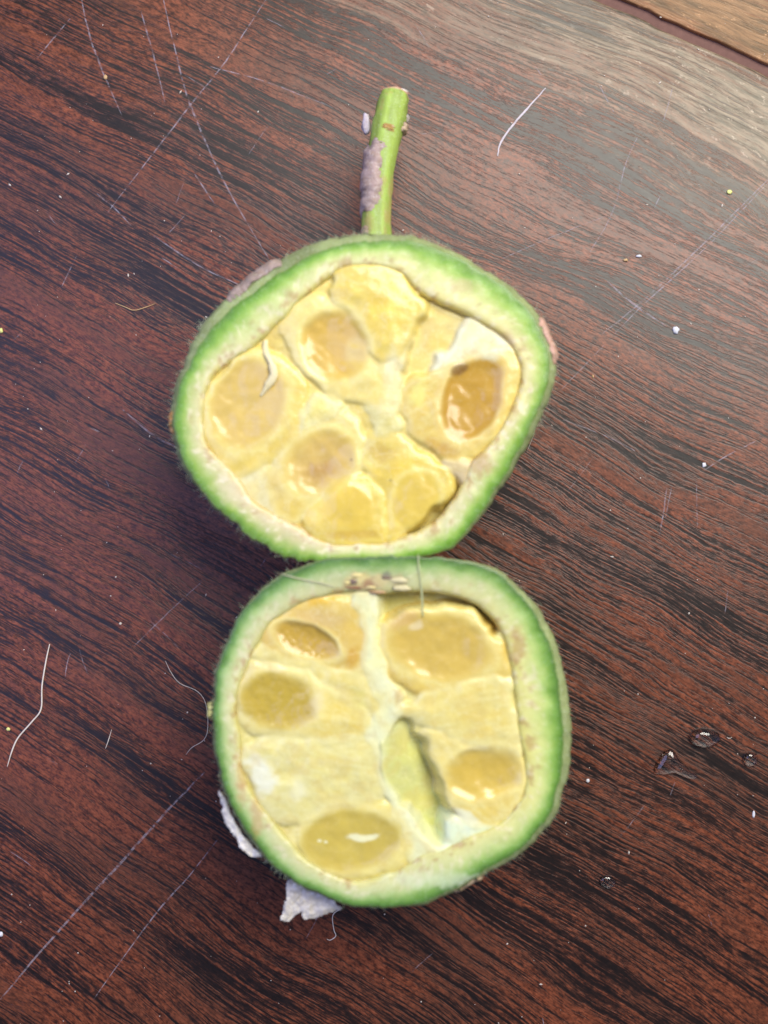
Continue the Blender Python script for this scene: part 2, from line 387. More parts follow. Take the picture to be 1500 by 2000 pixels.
        m = len(V); fs = [(i * n + j, i * n + (j + 1) % n, (i + 1) * n + (j + 1) % n, (i + 1) * n + j) for i in range(m - 1) for j in range(n)]
        s.rind = make('rind', np.concatenate(V), fs, M_rind, s.root, np.concatenate(C))
        return sko
    def inside(s, lumps, seeds, paint, floor=(-10, (220, 196, 108)), step=2.4):
        x0, y0 = s.inner.min(0) - 14; x1, y1 = s.inner.max(0) + 14
        xs = np.arange(x0, x1, step); ys = np.arange(y0, y1, step); X, Y = np.meshgrid(xs, ys)
        wx = X + (fbm(X / 40, Y / 40, 2) - .5) * 26 + (fbm(X / 12, Y / 12 + 40, 2) - .5) * 2.0
        wy = Y + (fbm(X / 40 + 90, Y / 40, 2) - .5) * 26 + (fbm(X / 12 + 60, Y / 12, 2) - .5) * 2.0
        Hs = [np.full(X.shape, float(floor[0])) + (fbm(X / 30, Y / 30, 2) - .5) * 6]; Cs = [np.broadcast_to(lin(floor[1]), X.shape + (3,))]
        for L in lumps:
            d = sdist(wx, wy, spline(L['o'], 5)) + L.get('grow', 4); rw = L.get('rw', 13) ; rnd = L.get('rnd', 12) * .55; top = L.get('top', -8)
            cx, cy = np.mean(L['o'], 0)
            cav = L.get('m') is M_cav; rel = 1.0 if cav else .6; rnd = rnd * (1 if cav else .5)
            t = top * rel + L.get('dome', 5) * .5 * smooth(0, 60, d) + (X - cx) * L.get('tx', 0) + (Y - cy) * L.get('ty', 0)
            rough = L.get('rough', 4) * .38
            fd = math.radians(L.get('fdir', 0)); fu = X * math.cos(fd) + Y * math.sin(fd); fv = -X * math.sin(fd) + Y * math.cos(fd)
            fib = fbm(fu / 40, fv / 7, 3) - .5 if 'fdir' in L else 0
            h = np.where(d > 0, t - rnd * (1 - np.clip(d / rw, 0, 1)) ** 2, t - rnd + 3.0 * d)
            h = h + (fbm(X / 24 + cx, Y / 24, 2) - .5) * rough * 1.3 + (fbm(X / 8 + cx, Y / 8, 2) - .5) * rough * .07 + fib * L.get('fib', 5) * .10
            base = lin(L['c']); e = lin(L.get('e', (232, 222, 165)))
            we = np.exp(-(np.clip(d - 3, 0, None) / (1.5 * L.get('ew', 9))) ** 2) * L.get('es', .6)
            m = fbm(X / 32 + cy, Y / 32 + cx, 3)[..., None]
            cc = base * (0.84 + 0.32 * m) * (1 + np.array([0, -.03, -.25]) * (m - .5) * 2)
            if 'fdir' in L:
                w = np.clip(.5 + fib * 1.8, 0, 1)[..., None] * .42; cc = cc * (1 - w) + lin(L.get('fc', (236, 226, 165))) * w
            cc = cc * (1 - we[..., None]) + e * we[..., None]
            if cav: Hs[0] = Hs[0] - 70 * smooth(-3, 5, d)
            Hs.append(h); Cs.append(cc)
        H = np.stack(Hs); mx = H.max(0); own = H.argmax(0)
        w = np.exp((H - mx) * 0.30); Hh = mx + np.log(np.exp((H - mx) * 0.30).sum(0)) / 0.30 * 0.6
        Wt = w / w.sum(0); Cc = sum(Wt[i][..., None] * Cs[i] for i in range(len(Cs)))
        own = own.copy()
        def ell(cx, cy, rx, ry, rot):
            a = math.radians(rot); dx = X * .45 + wx * .55 - cx; dy = Y * .45 + wy * .55 - cy
            return np.hypot((dx * math.cos(a) + dy * math.sin(a)) / rx, (-dx * math.sin(a) + dy * math.cos(a)) / ry)
        for k, sd in enumerate(seeds):
            e = ell(*sd['e'][:2], sd['e'][2] * 1.08, sd['e'][3] * 1.08, sd['e'][4]); m = smooth(1.10, .74, e); bowl = np.clip(1 - e ** 2, 0, 1)
            lipm = np.exp(-((e - 1.08) / .12) ** 2)
            ax, ay = sd['e'][0], sd['e'][1]
            base_h = np.interp(0.5, [0, 1], [np.median(Hh[e < 1]), np.median(Hh[e < 1])])
            flat = base_h - sd.get('dip', 8) * .45 - sd.get('bowl', 8) * .6 * bowl + (X - ax) * sd.get('tx', 0) + (Y - ay) * sd.get('ty', 0) + (fbm(X / 22, Y / 22, 2) - .5) * 3 + (fbm(X / 5, Y / 5, 2) - .5) * sd.get('grain', 0)
            Hh = Hh * (1 - m) + flat * m + lipm * sd.get('lip', 3) * .18
            cs = lin(sd['c']) * (0.92 + .16 * fbm(X / 40, Y / 40, 2)[..., None]); sf = sd.get('soft', .12)
            sf = sf * .75 + .05; mc = smooth(1.0 + sf * .5, 1.0 - sf, e)[..., None] * sd.get('a', .97)
            Cc = Cc * (1 - mc) + cs * mc
            lc = (lipm * sd.get('lc', .6))[..., None]; Cc = Cc * (1 - lc) + lin(sd.get('lipc', (238, 222, 150))) * lc
            own[e < .97] = 1000 + k
        for (cx, cy, rx, ry, rot, cl, st, sf) in paint:
            m = smooth(1.0, 1.0 - sf, ell(cx, cy, rx, ry, rot) + (fbm(X / 12 + cx, Y / 12, 3) - .5) * .5)[..., None] * st
            Cc = Cc * (1 - m) + lin(cl) * m
        rid = 1 - np.abs(2 * fbm(X / 30 + 7 + (fbm(X / 14, Y / 14, 2) - .5) * 1.2, Y / 30 + 3, 3) - 1)      # pale fibres running through the pulp
        seedm = (own >= 1000)
        w = (smooth(.90, .99, rid) * np.where(seedm, .06, .22))[..., None]; Cc = Cc * (1 - w) + lin((240, 232, 186)) * w
        am = (smooth(.52, .72, fbm(X / 24 + 31, Y / 24 + 77, 3)) * np.where(seedm, .08, .20))[..., None]; Cc = Cc * (1 - am) + lin((206, 166, 66)) * am
        din = sdist(X, Y, s.inner)
        Hh = Hh - smooth(2, -14, din) * 12
        for _ in range(2):
            Q = np.pad(Hh, 1, mode='edge'); Hh = (Q[:-2, 1:-1] + Q[2:, 1:-1] + Q[1:-1, :-2] + Q[1:-1, 2:] + 2 * Hh) / 6
        Cc = np.clip(Cc * np.array([.95, .985, .93]), 0, .86)
        P = s.loc(X, Y, Hh)
        gx = np.gradient(Hh, axis=1) / (step * s.k); gy = np.gradient(Hh, axis=0) / (step * s.k)
        Nn = np.stack([-gx, gy, np.ones_like(gx)], -1); Nn /= np.linalg.norm(Nn, axis=-1, keepdims=True)
        keep = din > -13
        parts = {}
        ny, nx = X.shape
        fo = own[:-1, :-1]; fk = keep[:-1, :-1] & keep[1:, :-1] & keep[:-1, 1:] & keep[1:, 1:]
        made = {}
        def build(key, name, mat, parent):
            jj, ii = np.nonzero((fo == key) & fk)
            if len(jj) < 6: return None
            a = jj * nx + ii; F = np.stack([a, a + nx, a + nx + 1, a + 1], -1)
            uq, inv = np.unique(F, return_inverse=True)
            return make(name, P.reshape(-1, 3)[uq], inv.reshape(-1, 4), mat, parent, Cc.reshape(-1, 3)[uq], Nn.reshape(-1, 3)[uq])
        build(0, 'pith_floor', M_pith, s.root)
        for i, L in enumerate(lumps):
            made[L['n']] = build(i + 1, L.get('part', 'pulp_sac'), L.get('m', M_pulp), s.root)
        for k, sd in enumerate(seeds):
            par = made.get(sd['p']) or s.root
            build(1000 + k, 'seed', M_seed, par)
        s.H = (xs, ys, Hh)
    def fuzz(s, n, arcs, lmin=6, lmax=15):
        V = []; F = []
        for _ in range(n):
            a0, a1 = random.choice(arcs); th = math.radians(random.uniform(a0, a1)); t = random.uniform(0.72, 0.999)
            p = s.skin_pt(np.array([th]), t)[0]
            d = np.array([math.cos(th), math.sin(th), random.uniform(-.3, .9)]) + np.array([random.gauss(0, .6) for _ in range(3)])
            d /= np.linalg.norm(d); L = random.uniform(lmin, lmax) * S; cur = np.array([random.gauss(0, .5) for _ in range(3)])
            r = random.uniform(.25, .5) * S; e1 = np.cross(d, (0.3, 0.2, 1)); e1 /= np.linalg.norm(e1); e2 = np.cross(d, e1); b = len(V)
            for i in range(4):
                f = i / 3; q = p + d * L * f + cur * L * f * f * .6
                for k in range(3):
                    a = k * 2.094; V.append(q + (e1 * math.cos(a) + e2 * math.sin(a)) * r * (1 - .75 * f))
            for i in range(3):
                for k in range(3): F.append((b + i * 3 + k, b + i * 3 + (k + 1) % 3, b + i * 3 + 3 + (k + 1) % 3, b + i * 3 + 3 + k))
        o = make('fuzz', V, F, M_fuzz, s.root); o['kind'] = 'stuff'; return o
    def patch(s, name, a0, a1, t0, t1, off, c, mat, label=None):
        nu, nt = 46, 14; V = []; C = []; F = []; ok = {}
        for i in range(nu):
            for j in range(nt):
                fu = i / (nu - 1); ft = j / (nt - 1)
                th = np.array([math.radians(a0 + (a1 - a0) * fu)]); t = t0 + (t1 - t0) * ft
                p = s.skin_pt(th, min(t, 1.0))[0]; edge = min(fu, 1 - fu) * 5, min(ft, 1 - ft) * 3
                e = min(1, edge[0]) * min(1, edge[1] + .35) - .05 + (fbm(fu * 8, ft * 4 + a0, 4) - .5) * 1.5
                hh = off * max(-.3, min(1, e * 1.4)) + (fbm(fu * 12, ft * 6 + 7) - .5) * off * .9
                nrm = np.array([math.cos(th[0]), math.sin(th[0]), .45]); nrm /= np.linalg.norm(nrm)
                V.append(p + nrm * hh * S); C.append(lin(c) * (.7 + .6 * fbm(fu * 14, ft * 5 + 3))); ok[(i, j)] = e > .18
        for i in range(nu - 1):
            for j in range(nt - 1):
                if ok[(i, j)] or ok[(i + 1, j + 1)]: F.append((i * nt + j, (i + 1) * nt + j, (i + 1) * nt + j + 1, i * nt + j + 1))
        o = make(name, V, F, mat, s.root, C)
        if label: o['label'] = label
        return o

# ---- the half with the stalk
z1 = lambda L: [(320 + x / 1.875, 420 + y / 1.875) for x, y in L]
def e1(x, y, rx, ry, rot=0): return (320 + x / 1.875, 420 + y / 1.875, rx / 1.875, ry / 1.875, rot)
def pt1(x, y, rx, ry, rot, c, st=.8, sf=.6): return e1(x, y, rx, ry, rot) + (c, st, sf)
cut1 = [(735, 470), (800, 468), (850, 482), (900, 506), (950, 536), (1000, 572), (1036, 612), (1058, 655), (1073, 700), (1071, 745), (1046, 812), (1015, 880),
        (980, 940), (935, 1008), (880, 1068), (800, 1090), (720, 1095), (640, 1097), (577, 1093), (500, 1054), (440, 1008), (388, 948), (354, 890), (341, 830),
        (350, 760), (378, 695), (425, 630), (485, 577), (545, 534), (610, 499), (670, 477)]
inn1 = z1([(700, 183), (800, 183), (880, 215), (930, 265), (1010, 310), (1110, 355), (1240, 430), (1300, 515), (1312, 600), (1275, 720), (1190, 850), (1130, 905), (1110, 970), (1040, 1085),
           (930, 1170), (800, 1205), (600, 1202), (480, 1140), (330, 1052), (250, 945), (160, 845), (138, 745), (155, 640), (205, 555), (320, 478), (420, 385), (515, 290), (615, 215)])
f1 = Half('fruit_half', (706, 790), cut1, inn1, [(-180, 14), (-140, 4), (-90, -3), (-40, 6), (-10, 14), (20, 18), (50, 12), (75, 18), (95, 22), (115, 30), (130, 36), (150, 30), (165, 18)], 290, (0.0, 0.0), 245)
f1.rag = lambda th: 4 + 10 * smooth(-2.6, -2.3, th) * smooth(-1.6, -1.9, th)
ramp1 = [(0, (164, 178, 112)), (.025, (104, 138, 54)), (.09, (104, 148, 42)), (.22, (128, 172, 58)), (.36, (168, 196, 98)), (.55, (206, 211, 144)), (.82, (228, 220, 170)), (1, (226, 208, 140))]
tint1 = [(-180, (.95, .95, .9), .6), (-150, (1.0, .93, 1.0), 1.0), (-115, (1.0, .9, 1.05), 1.0), (-80, (1.0, 1.0, 1.0), .5), (-40, (.95, .95, .95), .6), (0, (1.0, .95, .85), .7),
         (40, (1.05, 1.05, .9), .5), (90, (1.0, 1.02, .9), .4), (140, (.92, .98, .85), .6)]
f1.shell(ramp1, tint1, paint=((935, 905, 34, 40, (176, 140, 96), .6), (990, 665, 22, 24, (190, 160, 120), .55), (905, 560, 50, 20, (206, 184, 140), .5), (470, 960, 60, 30, (222, 208, 176), .4)))
YE = (226, 196, 98); PY = (230, 208, 128); WH = (232, 228, 196)
lum1 = [
 dict(n='left', o=z1([(330, 485), (430, 520), (490, 590), (500, 680), (480, 790), (420, 870), (340, 920), (258, 945), (172, 870), (142, 760), (155, 650), (230, 552)]), c=YE, top=-5, e=(238, 214, 128), fdir=60, fib=3, fc=(232, 206, 110)),
 dict(n='upper', o=z1([(440, 380), (520, 290), (620, 300), (700, 390), (770, 500), (832, 560), (825, 640), (780, 705), (700, 682), (600, 640), (520, 590), (480, 520), (445, 450)]), c=PY, top=-4, e=(236, 218, 150), ew=14, es=.7),
 dict(n='crown', o=z1([(630, 240), (700, 190), (800, 190), (880, 230), (930, 300), (962, 350), (905, 410), (872, 500), (800, 540), (745, 470), (690, 390), (630, 310)]), c=(228, 202, 104), top=3, dome=8, e=(236, 216, 134), rough=6),
 dict(n='septum', part='septum', m=M_pith, o=z1([(880, 440), (900, 470), (880, 560), (860, 640), (850, 720), (790, 720), (820, 620), (800, 560), (840, 490)]), c=(230, 218, 164), top=-4, rw=14, rnd=10, e=(226, 206, 140), es=.3),
 dict(n='chamber', part='cavity_wall', m=M_cav, o=z1([(940, 310), (1010, 320), (1115, 372), (1070, 450), (1010, 540), (900, 600), (868, 580), (890, 460)]), c=(226, 204, 128), top=-22, ty=-.05, tx=.05, rough=2, es=.15),
 dict(n='patch_a', part='pith', m=M_pith, o=z1([(1120, 385), (1220, 425), (1275, 500), (1200, 520), (1100, 540), (1020, 590), (980, 570), (1050, 470)]), c=WH, top=-12, e=(236, 232, 210), rough=3),
 dict(n='right', o=z1([(1080, 545), (1200, 480), (1285, 505), (1302, 620), (1265, 740), (1180, 850), (1080, 890), (1000, 872), (920, 825), (880, 745), (866, 660), (915, 600), (1010, 570)]), c=(222, 190, 98), top=-7, e=(232, 210, 132), fdir=-30, fib=4),
 dict(n='core', part='pith', m=M_pith, o=z1([(515, 700), (560, 655), (620, 665), (662, 690), (640, 722), (570, 745), (500, 775)]), c=(224, 210, 128), top=-3, rough=6, e=(234, 228, 180)),
 dict(n='core2', part='pith', m=M_pith, o=z1([(742, 715), (800, 705), (845, 725), (860, 790), (800, 800), (780, 745)]), c=(222, 208, 130), top=-6, rough=6, e=(234, 228, 180)),
 dict(n='lower', o=z1([(490, 775), (560, 748), (640, 728), (712, 750), (742, 810), (722, 870), (690, 940), (600, 1010), (530, 1090), (480, 1130), (400, 1085), (372, 980), (420, 880)]), c=(222, 194, 104), top=-7, ew=12, es=.75, e=(234, 220, 156)),
 dict(n='patch_b', part='pith', m=M_pith, o=z1([(372, 890), (392, 1000), (450, 1120), (430, 1140), (330, 1055), (258, 958), (330, 920)]), c=(228, 220, 178), top=-12, e=(230, 222, 180), rough=3),
 dict(n='lowmid', o=z1([(640, 962), (720, 952), (772, 1010), (800, 1080), (795, 1175), (740, 1202), (620, 1205), (520, 1140), (535, 1092), (590, 1040)]), c=(226, 196, 92), top=-2, dome=8, e=(232, 210, 120), rough=5),
 dict(n='lowright', o=z1([(720, 920), (770, 895), (870, 870), (990, 905), (1058, 952), (1030, 1030), (960, 1100), (885, 1165), (820, 1185), (788, 1080), (755, 985)]), c=(224, 194, 86), top=-6, dome=6, e=(232, 210, 118), rough=5),
 dict(n='mid', o=z1([(770, 790), (850, 800), (905, 865), (870, 905), (780, 910), (715, 925), (745, 850)]), c=(218, 194, 104), top=-9, rough=7, e=(230, 214, 140)),
 dict(n='gap', part='cavity_wall', m=M_cav, o=z1([(1078, 950), (1102, 985), (1055, 1085), (965, 1162), (915, 1170), (985, 1100), (1050, 1020)]), c=(160, 138, 56), top=-38, rough=1.5, es=.2, grow=5),
 dict(n='lobe', part='pith', m=M_pith, o=z1([(1020, 895), (1090, 895), (1150, 930), (1110, 1000), (1085, 960)]), c=(206, 180, 128), top=-4, rough=6, e=(222, 202, 160)),
]
sd1 = [dict(p='left', e=e1(308, 690, 128, 158, 22), c=(214, 182, 104), dip=5, bowl=7, soft=.2, lip=3),
       dict(p='upper', e=e1(625, 478, 118, 128, -28), c=(212, 174, 86), dip=6, bowl=12, soft=.35, lip=2, tx=.05),
       dict(p='right', e=e1(1132, 672, 100, 160, 24), c=(188, 144, 56), dip=7, bowl=10, soft=.12, lip=4, lipc=(228, 200, 128)),
       dict(p='lower', e=e1(572, 905, 135, 105, -38), c=(212, 178, 104), dip=3, bowl=9, soft=.6, lip=1),
       dict(p='lowmid', e=e1(680, 1070, 86, 92, 0), c=(224, 192, 88), dip=0, bowl=-4, soft=.7, lip=0, lc=.1),
       dict(p='lowright', e=e1(920, 1045, 78, 100, 20), c=(220, 190, 90), dip=1, bowl=-3, soft=.4, lip=2, lc=.4)]
pn1 = [pt1(575, 935, 85, 58, -38, (182, 140, 82), .75, .9), pt1(705, 510, 50, 75, 20, (226, 200, 124), .6), pt1(835, 560, 30, 110, 10, (238, 230, 190), .6), pt1(640, 700, 60, 26, 20, (236, 230, 176), .6), pt1(1090, 560, 55, 24, -40, (120, 84, 50), .75), pt1(1190, 500, 60, 40, 10, WH, .7), pt1(935, 660, 40, 60, 20, (232, 224, 130), .7), pt1(800, 870, 70, 40, 10, (190, 150, 72), .45),
       pt1(985, 840, 60, 40, 30, (200, 150, 70), .5), pt1(830, 968, 7, 7, 0, (90, 60, 30), .8), pt1(681, 896, 7, 6, 0, (110, 70, 40), .8), pt1(700, 1170, 120, 24, 0, (196, 150, 66), .4),
       pt1(790, 290, 70, 60, 0, (214, 182, 82), .55), pt1(1150, 940, 40, 40, 0, (140, 100, 64), .6), pt1(700, 480, 40, 80, 20, (222, 196, 124), .5), pt1(1040, 860, 60, 30, 20, (196, 150, 78), .5),
       pt1(900, 1195, 110, 20, -22, (232, 234, 214), .8), pt1(560, 1110, 26, 60, -30, (240, 216, 132), .6), pt1(840, 1010, 12, 90, 12, (238, 214, 120), .5)]
f1.inside(lum1, sd1, pn1)
# white strand lying over the left sac
def tube(name, pts, rad, mat, parent, origin, colr=None, seg=10, flat=1.0, wob=0.0, cap=True):
    P = spline(np.array(pts), 6, False); R = np.interp(np.linspace(0, len(rad) - 1, len(P)), range(len(rad)), rad); V = []; C = []; F = []
    for i in range(len(P)):
        t = P[min(i + 1, len(P) - 1)] - P[max(i - 1, 0)]; t = t / (np.linalg.norm(t) + 1e-12)
        a = np.cross(t, (0, 0, 1.0)); a = a / (np.linalg.norm(a) + 1e-12); b = np.cross(a, t)
        for k in range(seg):
            an = 2 * math.pi * k / seg; rr = R[i] * (1 + wob * (fbm(i * .35 + 3, k * .8 + 5, 3) - .5) * 2)
            V.append(P[i] + (a * math.cos(an) + b * math.sin(an) * flat) * rr - origin)
            if colr is not None: C.append(colr(i / (len(P) - 1), an))
    for i in range(len(P) - 1):
        for k in range(seg): F.append((i * seg + k, i * seg + (k + 1) % seg, (i + 1) * seg + (k + 1) % seg, (i + 1) * seg + k))
    if cap: F.append(tuple(range(seg))[::-1]); F.append(tuple(range((len(P) - 1) * seg, len(P) * seg)))
    return make(name, V, F, mat, parent, C if colr is not None else None)
def on(h, x, y, dz):          # a point dz above the relief of a half
    xs, ys, Hh = h.H; i = int(np.clip((x - xs[0]) / (xs[1] - xs[0]), 0, len(xs) - 1)); j = int(np.clip((y - ys[0]) / (ys[1] - ys[0]), 0, len(ys) - 1))
    return h.loc(np.array(x), np.array(y), Hh[j, i] + dz) + h.o
tube('pith_strand', [on(f1, *q, d) for q, d in zip(z1([(372, 455), (374, 500), (392, 540), (402, 585), (378, 625), (352, 662)]), (1, 3, 4, 4, 3, 0))],
     [3 * S, 6 * S, 4.5 * S, 7.5 * S, 6 * S, 2 * S], M_pith, f1.root, f1.o, lambda t, a: lin((232, 220, 172)), 12, .4, .7)
f1.fuzz(700, [(40, 170), (60, 140), (-10, 40), (150, 200), (-160, -110)], 5, 13)
f1.patch('bark_scab', 117, 142, 0.66, 0.985, 5, (168, 148, 140), M_bark, 'grey lilac corky scab on the green skin')
f1.patch('bark_scab', 12, 27, 0.78, 0.99, 5, (205, 165, 150), M_bark, 'pinkish corky scab on the rind edge')
f1.patch('bark_scab', -178, -171, 0.85, 0.99, 3, (196, 150, 96), M_bark)
f1.patch('bark_scab', 84, 104, 0.70, 0.86, 2.5, (178, 176, 140), M_bark)

# stalk
SZ = lambda x, y: 205 - max(0, 470 - y) * 0.22
sp_ = [(735, 480, 29), (735, 430, 28.5), (738, 385, 27.5), (743, 335, 26.5), (750, 285, 29), (760, 240, 32.5), (767, 205, 31), (771, 184, 27)]
spts = [np.array(W(x, y, SZ(x, y))) for x, y, r in sp_]
def stemc(t, a):
    m = fbm(t * 9, math.cos(a) * 3 + 6, 3); s_ = fbm(t * 3 + 9, a * 5, 2)
    c = lin((158, 184, 84)) * (0.62 + .6 * s_ + .16 * math.sin(a * 7 + 2 * t)) ; b = float(smooth(.60, .74, m)) * .6
    d = float(smooth(0.955, .985, t)); c = c * (1 - b) + lin((176, 150, 96)) * b
    return c * (1 - d) + lin((206, 164, 138)) * d
stem = tube('stem', spts, [r * S * .93 for _, _, r in sp_], M_stem, f1.root, f1.o, stemc, 28, 1.0, .10)
def stem_patch(t0, t1, a0, a1, off, c, name='bark_patch', lift=0.0):
    P = spline(np.array(spts), 12, False); R = np.interp(np.linspace(0, len(sp_) - 1, len(P)), range(len(sp_)), [r * S * .93 for _, _, r in sp_])
    nu, na = 40, 16; V = []; C = []; F = []; ok = {}
    for i in range(nu):
        f = t0 + (t1 - t0) * i / (nu - 1); q = f * (len(P) - 1); i0 = min(int(q), len(P) - 2); fr = q - i0
        p = P[i0] * (1 - fr) + P[i0 + 1] * fr; r = R[i0]; t = P[i0 + 1] - P[i0]; t /= np.linalg.norm(t)
        a = np.cross(t, (0, 0, 1.0)); a /= np.linalg.norm(a); b = np.cross(a, t)
        for j in range(na):
            an = math.radians(a0 + (a1 - a0) * j / (na - 1)); fu = i / (nu - 1); ft = j / (na - 1)
            e = min(1, min(fu, 1 - fu) * 3.5) * min(1, min(ft, 1 - ft) * 3.5) * 1.2 - .12 + (fbm(fu * 6 + a0, ft * 3.5, 4) - .5) * 1.7
            h = off * min(1, max(-.4, e * 1.6)) * (1 + lift * ft) + (fbm(fu * 10, ft * 5 + 2) - .5) * off * .9
            V.append(p + (a * math.cos(an) + b * math.sin(an)) * (r + h * S) - f1.o); C.append(lin(c) * (.65 + .7 * fbm(fu * 8, ft * 9 + 3))); ok[(i, j)] = e > .12
    for i in range(nu - 1):
        for j in range(na - 1):
            if ok[(i, j)] or ok[(i + 1, j + 1)]: F.append((i * na + j, (i + 1) * na + j, (i + 1) * na + j + 1, i * na + j + 1))
    o = make(name, V, F, M_bark, stem, C); o['label'] = 'grey lilac flaking bark on the green stem'; return o
stem_patch(.27, .58, 75, 225, 5.5, (172, 150, 146), lift=.9)
stem_patch(.15, .38, 80, 215, 4.5, (166, 146, 142))
stem_patch(.66, .72, -20, 30, 6, (190, 165, 140)); stem_patch(.04, .10, 120, 170, 3, (160, 140, 120)); stem_patch(.62, .66, 60, 110, 2, (176, 140, 84))
def blob(name, ctr, r, c, mat, parent, origin, seed=0, sub=2):
    import bmesh
    bm = bmesh.new(); bmesh.ops.create_icosphere(bm, subdivisions=sub, radius=1)
    V = []; 
    for v_ in bm.verts:
        n_ = mnoise.noise(v_.co * 1.7 + Vector((seed, seed * .7, 1))) * .45 + mnoise.noise(v_.co * 4 + Vector((seed, 3, 1))) * .2
        q = v_.co * (1 + n_); V.append((q.x * r[0] * S + ctr[0] - origin[0], q.y * r[1] * S + ctr[1] - origin[1], q.z * r[2] * S + ctr[2] - origin[2]))
    F = [[v_.index for v_ in f.verts] for f in bm.faces]; bm.free()
    C = np.array([lin(c) * random.uniform(.85, 1.15) for _ in V]) if mat in (M_bark, M_paper, M_pith, M_pulp) else None
    return make(name, V, F, mat, parent, C)
blob('bark_flake', W(715, 242, 150), (8, 20, 6), (196, 186, 200), M_bark, stem, f1.o, 3)['label'] = 'pale loose flake on the stem'
blob('bark_flake', W(787, 180, 150), (9, 6, 8), (225, 215, 215), M_bark, stem, f1.o, 5)
blob('bark_flake', W(757, 184, 150), (14, 4, 8), (205, 180, 150), M_bark, stem, f1.o, 6)
blob('bark_flake', W(795, 232, 150), (5, 8, 4), (170, 160, 160), M_bark, stem, f1.o, 8)
thing(f1.root, 'cut green fruit half with a stem, yellow pulp sacs inside', 'fruit')

# ---- the half without a stalk
z2 = lambda L: [(380 + x * .50667, 1060 + y * .50667) for x, y in L]
def e2(x, y, rx, ry, rot=0): return (380 + x * .50667, 1060 + y * .50667, rx * .50667, ry * .50667, rot)
def pt2(x, y, rx, ry, rot, c, st=.8, sf=.6): return e2(x, y, rx, ry, rot) + (c, st, sf)
cut2 = z2([(400, 100), (520, 64), (700, 52), (900, 52), (1050, 68), (1150, 105), (1235, 175), (1315, 280), (1372, 405), (1400, 520), (1418, 680), (1422, 800), (1408, 930), (1370, 1052), (1312, 1130),
           (1225, 1210), (1115, 1272), (980, 1352), (850, 1398), (700, 1412), (585, 1402), (455, 1345), (345, 1282), (268, 1212), (196, 1105), (136, 1000), (95, 870), (79, 740), (74, 620), (89, 500), (124, 400), (175, 285), (245, 195), (320, 138)])
inn2 = z2([(420, 226), (520, 193), (600, 186), (690, 190), (800, 178), (900, 180), (1020, 202), (1110, 245), (1180, 325), (1218, 420), (1240, 560), (1252, 700), (1280, 850), (1275, 960), (1215, 1065), (1130, 1115), (1040, 1150),
           (960, 1195), (880, 1215), (830, 1245), (760, 1285), (640, 1315), (540, 1295), (420, 1222), (300, 1085), (210, 965), (176, 860), (170, 780), (160, 680), (160, 580), (195, 480), (245, 380), (315, 285)])
f2 = Half('fruit_half', (757, 1432), cut2, inn2, [(-180, 6), (-140, 8), (-90, 8), (-45, 14), (-15, 20), (10, 20), (40, 14), (60, 2), (80, -4), (100, -4), (120, 2), (150, 5)], 312, (0.0, -0.03), 270)
ramp2 = [(0, (158, 176, 112)), (.025, (86, 116, 54)), (.09, (96, 138, 58)), (.22, (130, 168, 84)), (.36, (178, 200, 126)), (.54, (210, 214, 154)), (.76, (226, 220, 164)), (1, (224, 210, 140))]
tint2 = [(-180, (.95, .96, .96), .5), (-140, (.90, .93, .96), .5), (-90, (.93, .97, .98), .5), (-50, (1.0, 1.02, .92), .5), (-10, (1.03, 1.05, .78), .5), (30, (1.0, 1.02, .8), .5), (60, (.86, .88, .85), .4), (90, (.74, .78, .78), .3), (120, (.8, .84, .88), .3), (150, (.92, .96, 1.0), .5)]  # the light's blue cast on the lower left is put into this tint
f2.shell(ramp2, tint2, paint=((715, 1138, 60, 26, (196, 176, 120), .8), (700, 1130, 26, 12, (224, 208, 140), .8), (722, 1142, 16, 18, (150, 104, 76), .75), (756, 1124, 13, 10, (96, 88, 92), .7), (778, 1134, 28, 18, (188, 172, 122), .7), (1010, 1262, 22, 46, (178, 140, 84), .6), (470, 1520, 14, 70, (196, 160, 108), .5), (850, 1720, 120, 22, (222, 228, 196), .5), (500, 1600, 16, 60, (190, 148, 96), .5)))
